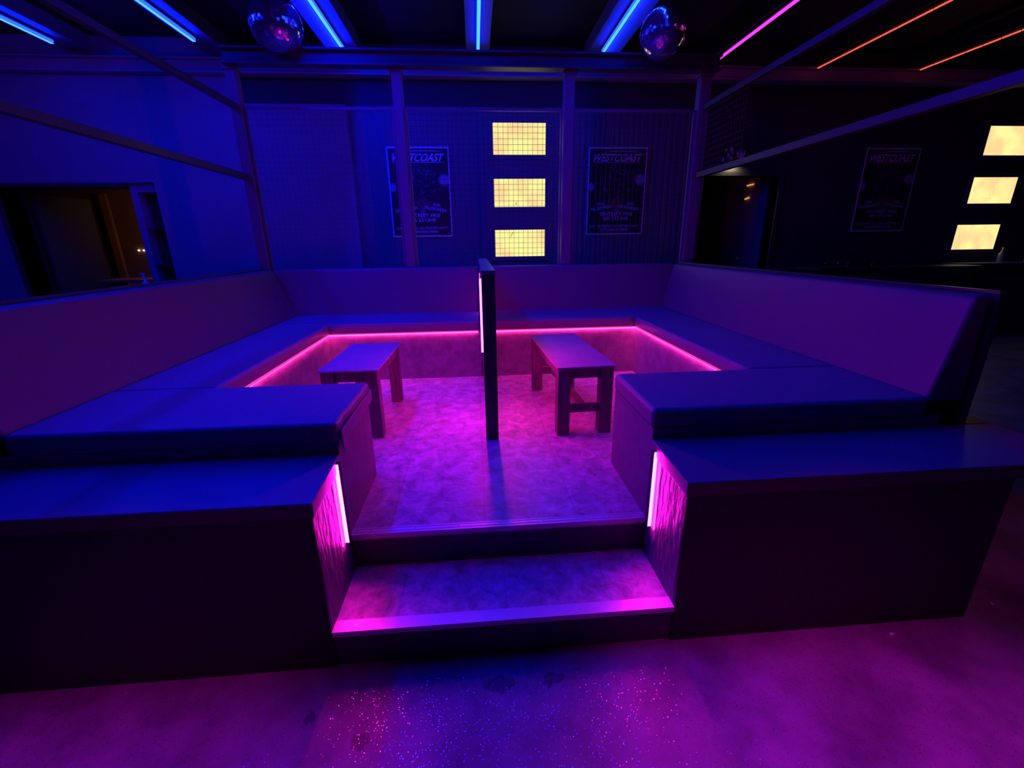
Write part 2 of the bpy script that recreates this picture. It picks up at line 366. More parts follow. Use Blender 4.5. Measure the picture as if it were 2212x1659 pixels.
# ------------------------------------------------------------------ beams and roof
def ibeam(x0, x1, y0, y1, z0, z1, t=.018):
    c = (y0 + y1) / 2
    return [bx(x0, x1, y0, y1, z0, z0 + t), bx(x0, x1, y0, y1, z1 - t, z1), bx(x0, x1, c - .01, c + .01, z0 + t, z1 - t)]
tag(mesh('steel_beam', ibeam(-9.7, 12.7, WY - .2, WY - .02, 3.80, 3.97), M['beam']), 'long steel I-beam along the top of the far wall, glowing red at right', 'beam')
tag(mesh('steel_beam', ibeam(-2.3, 2.55, 3.62, 3.74, 3.27, 3.41), M['rail']), 'dark steel crossbeam resting on the four posts behind the sofas', 'beam')

# rafters with LED tubes
RX = [-4.85, -3.19, -1.53, .13, 1.72, 3.36, 4.97, 6.54]
names = ['blue segmented', 'blue', 'blue', 'blue', 'blue', 'purple', 'orange segmented', 'orange segmented']
where = ['at far left', 'left of the left mirror ball', 'right of the left mirror ball', 'in the middle of the ceiling',
         'left of the right mirror ball', 'right of the right mirror ball', 'nearer one of the two orange ceiling tubes', 'outermost of the two orange ceiling tubes']
ye = [5.15, 5.02, 5.16, 5.12, 5.11, 5.72, 5.80, 5.75]
ms = [E_BLUE] * 5 + [E_PURPLE, E_ORANGE, E_ORANGE]
for i, x in enumerate(RX):
    w = .15 if i < 5 else .05
    tag(mesh('roof_rafter', [bx(x - w, x + w, -4, 5.55, TZ + .05, TZ + .22)], M['rafter'] if i < 5 else M['roof'], bevel=.004), 'dark roof rafter carrying the %s light tube, %s' % (names[i].split()[0], where[i]), 'rafter', 'roof rafters')
    y0 = (.6, .6, 0, -.3, .2)[i] if i < 5 else (.6 if i == 5 else .2)
    y1 = min(ye[i], WY - .22) if i > 4 else ye[i]
    t = thing('light_tube', '%s LED light tube, %s' % (names[i], where[i]), 'light', (x, y0, TZ), 'LED tubes under the roof')
    if i in (0,) or i > 5:
        seg = .36 if i == 0 else .21; gap = .02; y = y1; k = 0; sh = []
        while y > y0 and k < 60:
            sh.append(tube((x, y - seg + gap, TZ), (x, y, TZ), .010 if i else .02, 8)); y -= seg; k += 1
        mesh('diffuser', sh, ms[i], t)
    else:
        mesh('diffuser', [tube((x, y0, TZ), (x, y1, TZ), .022 if i < 5 else .018, 12)], ms[i], t)
    if i < 5: mesh('led_board', [bx(x - .017, x + .017, y0, y1, TZ - .0245, TZ - .0225)], E_BLUES[i], t)
    if i in (2, 4):
        s = -1 if i == 2 else 1; a, b = sorted((x + s * .026, x + s * .034))
        mesh('glare_board', [bx(a, b, y0 - .3, y1 + .01, TZ - .24, TZ + .049)], M['rafter'], t)
    mesh('channel', [bx(x - .015, x + .015, y0 - .02, y1 + .015, TZ + .0235, TZ + .049)], M['black'], t)
t = tag(mesh('light_tube', [tube((-4.75 - .0, 3.6 + k * .17, TZ + .0), (-4.75, 3.6 + k * .17 + .14, TZ), .02, 8) for k in range(0)] or [tube((-6.15, y, TZ), (-6.15, y + .13, TZ), .03, 8) for y in (3.95, 4.12, 4.29, 4.46, 4.63, 4.80)], E_RED),
        'red glowing light at the top left corner of the ceiling', 'light')

# ------------------------------------------------------------------ cage frame: posts, rails, mesh
PX = [-2.27, -.71, 1.02, 2.45]
PW = [.05, .05, .055, .06]
pl = ['at the left rear corner of the seating booth', 'in front of the left poster', 'between the lit windows and the right poster', 'at the right rear corner of the seating booth']
PYc = 3.75
for x, w, s in zip(PX, PW, pl):
    g = .008
    p = thing('steel_post', 'square dark steel post ' + s, 'post', (x, PYc, H2), 'posts behind the sofas')
    mesh('shaft', [bx(x - w, x + w, PYc - .05, PYc + .05, H2, 3.27)], M['frame'], p, bevel=g)
    mesh('head_plate', [bx(x - w - .015, x + w + .015, PYc - .065, PYc + .065, 3.245, 3.268)], M['frame'], p)
def panel(x0, x1, lab, wr=.0015):
    t = thing('mesh_panel', lab, 'mesh panel', ((x0 + x1) / 2, PYc, 1.3), 'wire mesh panels between the posts')
    z0, z1 = 1.36, 2.945; r = .012
    mesh('panel_frame', [bx(x0, x1, PYc - r, PYc + r, z1 - .022, z1), bx(x0, x1, PYc - r, PYc + r, z0, z0 + .02), bx(x0, x0 + .022, PYc - r, PYc + r, z0 + .02, z1 - .022), bx(x1 - .022, x1, PYc - r, PYc + r, z0 + .02, z1 - .022)], M['frame'], t)
    sh = []; n = round((x1 - x0) / .0525)
    for i in range(1, n): x = x0 + i * (x1 - x0) / n; sh.append(bx(x - wr, x + wr, PYc - .003, PYc, z0 + .01, z1 - .012))
    n = round((z1 - z0) / .0555)
    for i in range(1, n): z = z0 + i * (z1 - z0) / n; sh.append(bx(x0 + .01, x1 - .01, PYc - .0001, PYc + .0029, z - wr, z + wr))
    mesh('wire_grid', sh, M['wire'], t)
panel(PX[0] + .055, PX[1] - .055, 'wire mesh panel behind the left sofa, left of the left poster', .0007)
panel(PX[1] + .055, PX[2] - .06, 'wire mesh panel in front of the three lit middle windows')
panel(PX[2] + .06, PX[3] - .065, 'wire mesh panel in front of the right middle poster')
# side rails
def rail(x, z, r, lab):
    tag(mesh('steel_rail', [bx(x - r, x + r, -.9, PYc - .055, z - r, z + r)], M['rail'], bevel=.004), lab, 'rail', 'side rails of the seating booth')
rail(-2.27, 2.30, .028, 'dark steel side rail sloping in view along the left wall, lower one')
rail(-2.27, 2.93, .025, 'thin steel side rail at upper left with a bright blue edge')
rail(2.45, 2.31, .028, 'bluish steel side rail crossing in front of the right wall, lower one')
rail(2.45, 2.96, .025, 'faint dark steel side rail at upper right under the orange tubes')
# short side mesh above lower right rail
t = thing('mesh_panel', 'wire mesh on the right side above the lower steel rail, before the doorway lintel', 'mesh panel', (2.45, 2.6, 2.34), 'wire mesh panels between the posts')
sh = []
for i in range(16): y = 3.69 - i * .0525; sh.append(bx(2.4485, 2.4515, y - .0015, y + .0015, 2.335, 2.935))
for i in range(11): z = 2.36 + i * .0555; sh.append(bx(2.451, 2.454, 2.88, 3.70, z - .0015, z + .0015))
mesh('wire_grid', sh, M['wire'], t)

# ------------------------------------------------------------------ platform and steps
plat = thing('seating_platform', 'raised booth platform with mottled vinyl floor carrying sofas and tables', 'platform', (0, 1.9, 0))
mesh('deck', [prism([(-2.24, D), (2.335, D), (2.335, 3.64), (2.53, 3.64), (2.53, 3.82), (-2.34, 3.82), (-2.34, 3.64), (-2.24, 3.64)], 'z', H2 - .03, H2)], M['vinyl'], plat)
mesh('riser', [bx(XL + .001, XR - .001, D + .012, D + .03, H1, H2 - .03)], M['riser'], plat)
mesh('rear_panel', [bx(-2.33, 2.52, 3.78, 3.81, 0, H2 - .03)], M['facade'], plat)
def nosing(parent, y0, z, n, w=.05, lip=.02, ridge=True):
    o = mesh('edge_trim', [bx(XL + .001, XR - .001, y0 - .004, y0 + w, z, z + .004), bx(XL + .001, XR - .001, y0 - .004, y0, z - lip, z), *([bx(XL + .001, XR - .001, y0 + .012, y0 + .016, z + .004, z + .0055), bx(XL + .001, XR - .001, y0 + .034, y0 + .037, z + .004, z + .0055)] if ridge else [])], M['alu'], parent)
    for i in range(n):
        x = XL + .09 + i * (XR - XL - .18) / (n - 1); mesh('screw', [lathe([(.005, 0), (.005, .002)], (x, y0 + .025, z + .004), 10)], M['screw'], o)
nosing(plat, D, H2, 7, .045)
st = thing('entrance_step', 'vinyl covered entrance step with aluminium edge below the platform', 'step', (.08, 0, 0))
mesh('tread', [bx(XL + .001, XR - .001, .004, D + .01, H1 - .03, H1)], M['vinyl'], st)
mesh('riser', [bx(XL + .001, XR - .001, .01, .03, 0, H1 - .03)], M['riser'], st)
nosing(st, 0, H1, 5, .055, ridge=False)

# ------------------------------------------------------------------ front plinths with ledge
def plinth(x0, x1, side, lab):
    """side=+1: entrance is on the +x end"""
    t = thing('bench_plinth', lab, 'plinth', ((x0 + x1) / 2, .2, 0))
    xe = x1 if side > 0 else x0; xo = x0 if side > 0 else x1
    a, b = min(xo, xe), max(xo, xe)
    mesh('front_panel', [bx(a, b, 0, .02, 0, LT - .062)], M['facade'], t, bevel=.002, seg=1)
    # rough side wall of the entrance
    e = xe - side * .02
    mesh('entrance_panel', [bx(min(e, xe), max(e, xe), .02, LY - .006, 0, LT - .062)], M['rough'], t)
    xo2 = xo - side * .32; o = xe + side * .018; yb = LY - .004
    pts = [(o, -.02), (xe + side * .004, yb), (xo2, yb), (xo2, -.02)]
    mesh('ledge_board', [prism(pts, 'z', LT - .06, LT)], M['ledge'], t, bevel=.004, seg=2)
    oe, o2 = sorted((o, xo2)); mesh('edge_shade', [bx(oe, o2, -.0225, -.0205, LT - .058, LT - .003)], M['ledge_edge'], t)  # added dark strip, hides the fill spots' light on the board edge
    o1 = xo + side * .001
    mesh('outer_panel', [bx(min(o1, o1 + side * .02), max(o1, o1 + side * .02), .021, yb, 0, LT - .062)], M['facade'], t)
    # ledge running along the outer side of the sofa
    sx = -2.245 if side > 0 else 2.34
    u = thing('side_plinth', 'low black plinth with ledge along the outer %s side of the booth' % ('left' if side > 0 else 'right'), 'plinth', (sx, 2, 0), 'side plinths')
    a, b = sorted((sx, xo2)); mesh('ledge_board', [bx(a, b, LY, 3.63, LT - .06, LT)], M['ledge'], u, bevel=.004, seg=2)
    a, b = sorted((sx - side * .1, sx - side * .12)); mesh('outer_panel', [bx(a, b, LY, 3.62, 0, LT - .062)], M['facade'], u)
    return t
plinth(-2.2, XL, 1, 'black painted plinth with blue lit ledge left of the entrance step')
plinth(XR, 2.15, -1, 'black painted plinth with dark ledge right of the entrance step')

# ------------------------------------------------------------------ sofas
CT = .095  # cushion thickness
def cushion(name, pts, parent, z0=HS - CT, z1=HS, bev=.026):
    """soft cushion from a ground outline"""
    o = mesh(name, [prism(pts, 'z', z0, z1)], M['leather'], parent, bevel=bev, seg=5)
    return o
def rect(x0, x1, y0, y1): return [(x0, y0), (x1, y0), (x1, y1), (x0, y1)]
ov = .022
def sofa(side, lab):
    # side -1 left, +1 right ; entrance edge xe, inner seat face xi, foot of backrest sx, top tx, divider face dx
    xe, xi, sx, tx, dx = (XL, XIL, SL, TL, DX0 - .007) if side < 0 else (XR, XIR, SR, TR, DX1 + .007)
    s = side
    t = thing('corner_sofa', lab, 'sofa', ((xe + sx) / 2, 1.9, H2))
    out = sx + s * .08
    # base boards
    q = lambda a, b: (min(a, b), max(a, b))
    a, b = q(xe, out)
    e0, e1 = q(xe, xe + s * .02)
    mesh('end_panel', [bx(e0, e1, LY + .0, BY, H2, HS - CT)], M['bench_end'], t)
    f0, f1 = q(xe + s * .02, out)
    mesh('base_panel', [bx(f0, f1, LY, LY + .02, H2, HS - CT), bx(f0, f1, BY - .02, BY, H2, HS - CT)], M['panel'], t)
    g0, g1 = q(xi, xi + s * .02)
    mesh('base_panel', [bx(g0, g1, BY, YB + .02, H2, HS - CT)], M['panel'], t)
    h0, h1 = q(dx, xi + s * .0)
    mesh('base_panel', [bx(h0, h1, YB, YB + .02, H2, HS - CT)], M['panel'], t)
    # cushions
    x0, x1 = q(xe - s * .012, sx)
    if side < 0:
        # worn entrance edge with loose, wavy cover
        pts = [(x0, LY - .008)]
        pts += [(x1 - .006, LY - .012), (x1 + .0, LY + .04), (x1 - .008, LY + .12), (x1 + .004, LY + .2), (x1 + .002, LY + .33), (x1 + .008, LY + .42), (x1 + .002, LY + .5), (x1 + .004, BY + .004), (x0, BY + .004)]
        cushion('seat_cushion', pts, t, bev=.02)
        mesh('loose_cover', [prism([(LY + .0, HS - .115), (LY + .02, HS - .15), (LY + .05, HS - .118), (LY + .12, HS - .108), (LY + .25, HS - .112), (LY + .4, HS - .1), (BY - .03, HS - .108), (BY, HS - .094), (BY, HS - .04), (LY + .0, HS - .04)], 'x', x1 + .004, x1 + .012)], M['leather'], t, bevel=.003, seg=2)
    else:
        cushion('seat_cushion', rect(x0, x1, LY - .008, BY + .004), t, bev=.024)
    x0, x1 = q(xi - s * ov, sx)
    cushion('seat_cushion', rect(x0, x1, BY + .008, YB - .0), t, z1=HS - .001)
    if s < 0: cushion('seat_cushion', [(x0, YB + .004), (xi - s * ov, YB + .004), (xi + .06, YB - ov), (dx - .003, YB - ov), (dx - .003, SB + .02), (x0, SB + .02)], t, z1=HS - .001, bev=.02)
    else: cushion('seat_cushion', [(dx + .003, YB - ov), (xi - .06, YB - ov), (xi - s * ov, YB + .004), (x1, YB + .004), (x1, SB + .02), (dx + .003, SB + .02)], t, z1=HS - .001, bev=.02)
    # backrests
    pr = [(sx, HS - .03), (tx, HB - .01), (tx + s * .075, HB), (tx + s * .09, HS - .03)]
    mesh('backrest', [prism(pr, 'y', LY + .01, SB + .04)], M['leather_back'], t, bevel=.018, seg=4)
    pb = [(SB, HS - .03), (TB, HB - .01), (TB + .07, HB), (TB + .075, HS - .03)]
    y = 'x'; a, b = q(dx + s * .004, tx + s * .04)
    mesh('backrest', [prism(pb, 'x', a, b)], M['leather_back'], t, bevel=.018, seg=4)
    # board closing the back of the backrests
    a, b = q(tx + s * .095, tx + s * .13)
    c = mesh('cap_rail', [bx(a, b, LY + .0, 3.62, H2, HB + .012)], M['ledge_edge'], t, bevel=.003, seg=2)
    return t
sofa(-1, 'dark leather corner sofa on the left half of the booth, its seat lit bright blue')
sofa(1, 'dark leather corner sofa on the right half of the booth, purple lit backrest')

# pink strips below the seat edge
def seat_strip(p, q2, lab):
    t = thing('led_strip', lab, 'light strip', ((p[0] + q2[0]) / 2, (p[1] + q2[1]) / 2, HS - CT - .012), 'pink LED strips under the seats')
    x0, x1 = sorted((p[0], q2[0])); y0, y1 = sorted((p[1], q2[1]))
    mesh('diffuser', [bx(x0, x1, y0, y1, HS - CT - .013, HS - CT - .003)], E_SEAT, t)
    mesh('diode_row', [bx(x0 + .002, x1 - .002, y0 + .002, y1 - .002, HS - CT - .0145, HS - CT - .0132)], E_SEATD, t)
e = .012
seat_strip((XIL + .001, BY + .02), (XIL + .001 + e, YB - .014), 'pink LED strip running under the side seat of the left sofa')
seat_strip((XIL + .001, YB - .001 - e), (DX0 - .03, YB - .001), 'pink LED strip under the rear seat left of the divider')
seat_strip((XIR - .001 - e, BY + .02), (XIR - .001, YB - .014), 'pink LED strip running under the side seat of the right sofa')
seat_strip((DX1 + .006, YB - .001 - e), (XIR - .001, YB - .001), 'pink LED strip under the rear seat right of the divider')

# entrance light bars with rows of single diodes
def entrance_bar(x, s, y, z0, z1, lab):
    t = thing('led_bar', lab, 'light', (x, y, z0), 'upright LED bars at the entrance')
    a, b = sorted((x + s * .001, x + s * .022)); c, d = sorted((x + s * .019, x + s * .022))
    mesh('channel', [bx(a, b, y, y + .02, z0 - .004, z1 + .004), bx(c, d, y - .006, y, z0 - .004, z1 + .004)], M['black'], t)
    c, d = sorted((x + s * .0015, x + s * .0185))
    mesh('diffuser', [bx(c, d, y - .002, y - .0005, z0, z1)], E_ENTR, t)
    sh = []; n = 30
    for i in range(n):
        z = z0 + .012 + i * (z1 - z0 - .02) / n; c, d = sorted((x + s * .0005, x + s * .005)); sh.append(bx(c, d, y - .042, y - .035, z - .0035, z + .0035))
    mesh('diode_row', sh, E_DOT, t)
entrance_bar(XL, 1, .290, .382, .765, 'glowing pink LED bar at the left side of the entrance')
entrance_bar(XR, -1, .300, .364, .745, 'glowing pink LED bar at the right side of the entrance')

# ------------------------------------------------------------------ divider
dv = thing('divider_panel', 'tall narrow black divider panel standing between the two sofas', 'divider', ((DX0 + DX1) / 2, 2.4, H2))
BX0, BX1 = DX0 + .014, DX1 - .014
mesh('front_post', [bx(DX0, DX1, 1.342, 1.40, H2, 1.455)], M['divider'], dv, bevel=.003, seg=2)
mesh('panel', [bx(BX0, BX1, 1.401, 3.46, H2, 1.455)], M['divider'], dv)
mesh('cap', [bx(DX0 - .003, DX1 + .003, 1.337, 3.465, 1.456, 1.48)], M['ledge'], dv, bevel=.003, seg=2)
mesh('side_board', [bx(BX0 - .0045, BX0 - .0005, 1.41, 3.40, H2 + .004, 1.45)], M['divider_side'], dv)
mesh('side_board', [bx(BX1 + .0005, BX1 + .0045, 1.41, 3.40, H2 + .004, 1.45)], M['divider_side'], dv)
for s, x, ya in ((-1, DX0 - .001, 1.355), (1, BX1 + .005, 1.43)):
    w = 'left' if s < 0 else 'right'
    a, b = sorted((x, x + s * .012))
    ls = mesh('led_strip', [bx(a, b, ya, ya + .02, .97, 1.43)], E_DIV)
    mesh('end_lens', [bx(a, b, ya - .002, ya - .0005, .97, 1.43)], E_DIVF, ls)
    tag(ls, 'white-pink upright LED strip near the front edge on the %s face of the divider' % w, 'light strip', 'LED strips on the divider')
    x = BX0 - .005 if s < 0 else BX1 + .005
    a, b = sorted((x, x + s * .006))
    tag(mesh('led_strip', [bx(a, b, 3.30, 3.32, .96, 1.34)], E_DIVB), 'dim pink upright LED strip at the rear end on the %s face of the divider' % w, 'light strip', 'LED strips on the divider')

# ------------------------------------------------------------------ tables
def table(c, ang, w, l, zt, lab, stretchers=True):
    """w across (local x), l along depth (local y)"""
    t = thing('bench_table', lab, 'table', (c[0], c[1], H2), 'low tables in the booth'); t.rotation_euler.z = ang
    def m2(name, sh, m, **k):
        sh = [([(p[0] + c[0], p[1] + c[1], p[2]) for p in v], f) for v, f in sh]
        return mesh(name, sh, m, t, **k)
    th = .012
    m2('tabletop', [bx(-w / 2, w / 2, -l / 2, l / 2, zt - th, zt)], M['table_top'], bevel=.003, seg=2)
    i = .012; lg = .085; hx, hy = w / 2 - i, l / 2 - i; z1 = zt - th - .001
    for sx in (-1, 1):
        for sy in (-1, 1):
            a, b = sorted((sx * hx, sx * (hx - lg))); c0, d0 = sorted((sy * hy, sy * (hy - lg)))
            m2('leg', [bx(a, b, c0, d0, H2, z1)], M['table_leg'], bevel=.004, seg=2)
    for sy in (-1, 1):
        c0, d0 = sorted((sy * (hy - .02), sy * (hy - .045))); m2('apron', [bx(-hx + lg + .001, hx - lg - .001, c0, d0, z1 - .075, z1)], M['table_leg'], bevel=.002, seg=1)
    for sx in (-1, 1):
        a, b = sorted((sx * (hx - .004), sx * (hx - .03))); m2('apron', [bx(a, b, -hy + lg + .001, hy - lg - .001, z1 - .07, z1)], M['table_leg'], bevel=.002, seg=1)
    if stretchers:
        for sy in (-1, 1):
            c0, d0 = sorted((sy * (hy - .03), sy * (hy - .065))); m2('stretcher', [bx(-hx + lg + .001, hx - lg - .001, c0, d0, H2 + .155, H2 + .21)], M['table_leg'], bevel=.002, seg=1)
        m2('stretcher', [bx(-.03, .03, -hy + .07, hy - .07, H2 + .165, H2 + .20)], M['table_leg'], bevel=.002, seg=1)
    return t
table((.688, 1.90), .045, .405, 1.10, .852, 'narrow purple-topped wooden table before the right sofa, with low stretchers showing')
table((-.855, 1.86), -.02, .395, .83, .852, 'narrow purple-topped wooden table before the left sofa, partly behind its seat', False)

# ------------------------------------------------------------------ mirror balls
def ball(c, r, lab):
    t = thing('mirror_ball', lab, 'mirror ball', c, 'mirror balls under the roof')
    nu, nv = 64, 32; v = []; f = []
    for j in range(1, nv):
        for i in range(nu):
            th = PI * j / nv; ph = 2 * PI * i / nu
            v.append((c[0] + r * math.sin(th) * math.cos(ph), c[1] + r * math.sin(th) * math.sin(ph), c[2] + r * math.cos(th)))
    for j in range(nv - 2):
        for i in range(nu): f.append((j * nu + i, j * nu + (i + 1) % nu, (j + 1) * nu + (i + 1) % nu, (j + 1) * nu + i))
    f.append(tuple(range(nu))); f.append(tuple(reversed(range((nv - 2) * nu, (nv - 1) * nu))))
    o = mesh('mirror_tiles', [(v, f)], M['mirror'], t); me = o.data
    at = me.attributes.new('tilt', 'FLOAT_VECTOR', 'FACE')
    for k in range(len(me.polygons)): at.data[k].vector = [random.gauss(0, .035) for _ in range(3)]
    mesh('top_cap', [lathe([(.018, -.01), (.018, .012), (.008, .03)], (c[0], c[1], c[2] + r - .004), 20)], M['chrome'], t, smooth=True)
    mesh('hanger', [tube((c[0], c[1], c[2] + r + .04), (c[0], c[1], 4.215), .005, 8)], M['black'], t)
mm = mat('mirror_facets', (.6, .6, .7), .08, metal=.9); nt = mm.node_tree
g = nt.nodes.new('ShaderNodeNewGeometry'); at = nt.nodes.new('ShaderNodeAttribute'); at.attribute_name = 'tilt'
ad = nt.nodes.new('ShaderNodeVectorMath'); ad.operation = 'ADD'; nt.links.new(g.outputs['Normal'], ad.inputs[0]); nt.links.new(at.outputs['Vector'], ad.inputs[1])
nn = nt.nodes.new('ShaderNodeVectorMath'); nn.operation = 'NORMALIZE'; nt.links.new(ad.outputs[0], nn.inputs[0]); nt.links.new(nn.outputs[0], nt.nodes['Principled BSDF'].inputs['Normal'])
M['mirror'] = mm
ball((-1.735, 3.58, 3.555), .228, 'mirror ball hanging at left between two blue light tubes')
ball((1.80, 3.32, 3.455), .205, 'mirror ball hanging at right between the blue and purple tubes')

# ------------------------------------------------------------------ posters
def poster(x0, x1, lab, z0=1.735, z1=2.968, y=WY - .03):
    t = thing('event_poster', lab, 'poster', ((x0 + x1) / 2, y, z0), 'event posters on the far wall')
    w = x1 - x0; b = .022; cx = (x0 + x1) / 2; h = z1 - z0
    mesh('border', [bx(x0, x1, y, y + .006, z0, z1)], M['white'], t)
    mesh('print', [bx(x0 + b, x1 - b, y - .0015, y - .0003, z0 + b, z1 - b)], M['poster_print'], t)
    yt = y - .0025; P = M['poster_text']
    Z = lambda q: z1 - q * h
    X = lambda q: x0 + q * w
    # swoosh over the headline
    def arc(q0, q1, zc, hgt, th):
        n = 14; up = []; lo = []
        for i in range(n + 1):
            u = i / n; xx = X(q0 + (q1 - q0) * u); k = 4 * u * (1 - u)
            up.append((xx, Z(zc) + hgt * k + .001)); lo.append((xx, Z(zc) + (hgt - th) * k))
        return prism(up + lo[::-1], 'y', yt, yt + .0008)
    mesh('swoosh', [arc(.25, .93, .055, .02, .012)], P, t)
    text('headline', 'WESTCOAST', w * .84, h * .088, P, t, X(.51), Z(.115), yt, shear=.45, off=.03)
    mesh('underline', [bx(X(.09), X(.9), yt, yt + .0008, Z(.168), Z(.168) + .006)], P, t)
    text('lettering', 'XXL', w * .14, h * .036, P, t, X(.24), Z(.635), yt, rot=.12)
    text('lettering', 'FEUERWERK', w * .37, h * .036, P, t, X(.26), Z(.683), yt, rot=.15)
    text('lettering', 'XXL', w * .14, h * .036, P, t, X(.76), Z(.635), yt, rot=-.14)
    text('lettering', 'FEUERWERK', w * .37, h * .036, P, t, X(.74), Z(.683), yt, rot=-.16)
    text('lettering', 'EINTRITT FREI', w * .56, h * .04, P, t, X(.52), Z(.752), yt)
    text('lettering', 'BIS 23 UHR', w * .43, h * .04, P, t, X(.52), Z(.806), yt)
    text('lettering', 'DIE GRÖSSTE SILVESTERPARTY', w * .86, h * .033, P, t, X(.5), Z(.895), yt)
    text('lettering', 'DITHMARSCHENS', w * .5, h * .03, P, t, X(.5), Z(.94), yt)
def poster_print():
    m = mat('poster_print', (.02, .018, .02), .35, spec=.5); nt = m.node_tree; b = nt.nodes['Principled BSDF']; N = nt.nodes.new; L = nt.links
    tc = N('ShaderNodeTexCoord'); sp = N('ShaderNodeSeparateXYZ'); L.new(tc.outputs['Object'], sp.inputs[0])
    def gauss(cx, cz, rx, rz):
        a = N('ShaderNodeMath'); a.operation = 'SUBTRACT'; L.new(sp.outputs[0], a.inputs[0]); a.inputs[1].default_value = cx
        a2 = N('ShaderNodeMath'); a2.operation = 'DIVIDE'; L.new(a.outputs[0], a2.inputs[0]); a2.inputs[1].default_value = rx
        a3 = N('ShaderNodeMath'); a3.operation = 'MULTIPLY'; L.new(a2.outputs[0], a3.inputs[0]); L.new(a2.outputs[0], a3.inputs[1])
        c = N('ShaderNodeMath'); c.operation = 'SUBTRACT'; L.new(sp.outputs[2], c.inputs[0]); c.inputs[1].default_value = cz
        c2 = N('ShaderNodeMath'); c2.operation = 'DIVIDE'; L.new(c.outputs[0], c2.inputs[0]); c2.inputs[1].default_value = rz
        c3 = N('ShaderNodeMath'); c3.operation = 'MULTIPLY'; L.new(c2.outputs[0], c3.inputs[0]); L.new(c2.outputs[0], c3.inputs[1])
        s = N('ShaderNodeMath'); s.operation = 'ADD'; L.new(a3.outputs[0], s.inputs[0]); L.new(c3.outputs[0], s.inputs[1])
        r = N('ShaderNodeMapRange'); r.inputs['From Min'].default_value = .3; r.inputs['From Max'].default_value = 1; r.inputs['To Min'].default_value = 1; r.inputs['To Max'].default_value = 0
        L.new(s.outputs[0], r.inputs[0]); return r.outputs[0]
    def fac(mk, k):
        q = N('ShaderNodeMath'); q.operation = 'MULTIPLY'; L.new(mk, q.inputs[0]); q.inputs[1].default_value = k; return q.outputs[0]
    cur = None
    def over(mask, col):
        nonlocal cur
        mx = N('ShaderNodeMix'); mx.data_type = 'RGBA'; L.new(mask, mx.inputs[0])
        if cur is None: mx.inputs[6].default_value = (.025, .022, .028, 1)
        else: L.new(cur, mx.inputs[6])
        mx.inputs[7].default_value = (*col, 1); cur = mx.outputs[2]
    n = N('ShaderNodeTexNoise'); n.inputs['Scale'].default_value = 14; n.inputs['Detail'].default_value = 5; n.inputs['Distortion'].default_value = 1.2; L.new(tc.outputs['Object'], n.inputs['Vector'])
    r = N('ShaderNodeMapRange'); r.inputs['From Min'].default_value = .52; r.inputs['From Max'].default_value = .66; L.new(n.outputs[0], r.inputs[0])
    g = gauss(0, .74, .34, .36); q = N('ShaderNodeMath'); q.operation = 'MULTIPLY'; L.new(r.outputs[0], q.inputs[0]); L.new(g, q.inputs[1])
    over(fac(q.outputs[0], .5), (.35, .3, .36))
    over(fac(gauss(.36, .79, .10, .09), .8), (.5, .48, .6))      # bright smoke right
    over(fac(gauss(-.40, .69, .07, .07), .7), (.5, .48, .6))
    over(fac(gauss(.02, .46, .14, .10), .5), (.4, .1, .12))      # red drum
    over(fac(gauss(.02, .32, .05, .11), .5), (.35, .3, .4))      # column
    L.new(cur, b.inputs['Base Color']); return m
M['poster_print'] = poster_print()
poster(-1.222, -.325, 'black WESTCOAST event poster left of the lit windows, half behind a post')
poster(1.738, 2.638, 'black WESTCOAST event poster right of the middle windows behind wire mesh')
poster(6.137, 7.045, 'dim WESTCOAST event poster on the dark right wall beside the yellow windows')

# ------------------------------------------------------------------ doorway extras
sg = thing('wall_sign', 'small dark sign with pale purple marks above the right doorway', 'sign', (4.0, WY - .03, 2.74), None)
mesh('board', [bx(3.80, 4.22, WY - .03, WY - .012, 2.74, 2.99)], M['black'], sg)
yy = WY - .0325
mesh('emblem', [prism([(4.10, 2.79), (4.03, 2.87), (4.045, 2.93), (4.07, 2.885), (4.085, 2.89), (4.10, 2.97), (4.115, 2.89), (4.13, 2.885), (4.155, 2.93), (4.17, 2.87)], 'y', yy, yy + .002)], M['poster_text'], sg)
blot = [(3.83, 2.80, .03), (3.86, 2.93, .026), (3.90, 2.86, .03), (3.94, 2.94, .032), (3.955, 2.82, .028), (3.97, 2.89, .02), (3.89, 2.79, .022)]
mesh('marks', [prism([(x + r * (1 + .3 * math.sin(5 * a)) * math.cos(a) * .8, z + r * math.sin(a)) for a in [2 * PI * i / 10 for i in range(10)]], 'y', yy, yy + .002) for x, z, r in blot], M['poster_text'], sg)
wp = thing('wall_lamp', 'small warm lamp above the lintel of the right doorway', 'lamp', (3.9, WY - .2, 2.86))
mesh('housing', [bx(3.86, 4.10, WY - .09, WY - .08, 2.735, 2.79), bx(3.86, 4.10, WY - .08, WY - .034, 2.78, 2.79), bx(3.86, 3.87, WY - .08, WY - .034, 2.735, 2.78), bx(4.09, 4.10, WY - .08, WY - .034, 2.735, 2.78)], M['black'], wp)
lamp('lintel_lamp_light', 'SPOT', (3.98, WY - .06, 2.772), (1, .78, .42), 9, .01, (3.98, WY - .02, 2.5), spot=2.6, blend=.8)
tag(mesh('door_reflection', [tube((4.785, 6.64, 2.53), (4.785, 6.46, 2.532), .012, 8)], E_AMBER), 'upper orange tube reflection, a glowing rod inside the right doorway', 'light', 'tube reflections in the right doorway')  # glowing rod in place of an orange tube's reflection, same below
tag(mesh('door_reflection', [tube((4.785, 6.65, 2.314), (4.785, 6.54, 2.327), .014, 8)], E_AMBER), 'lower orange tube reflection, a glowing rod inside the right doorway', 'light', 'tube reflections in the right doorway')
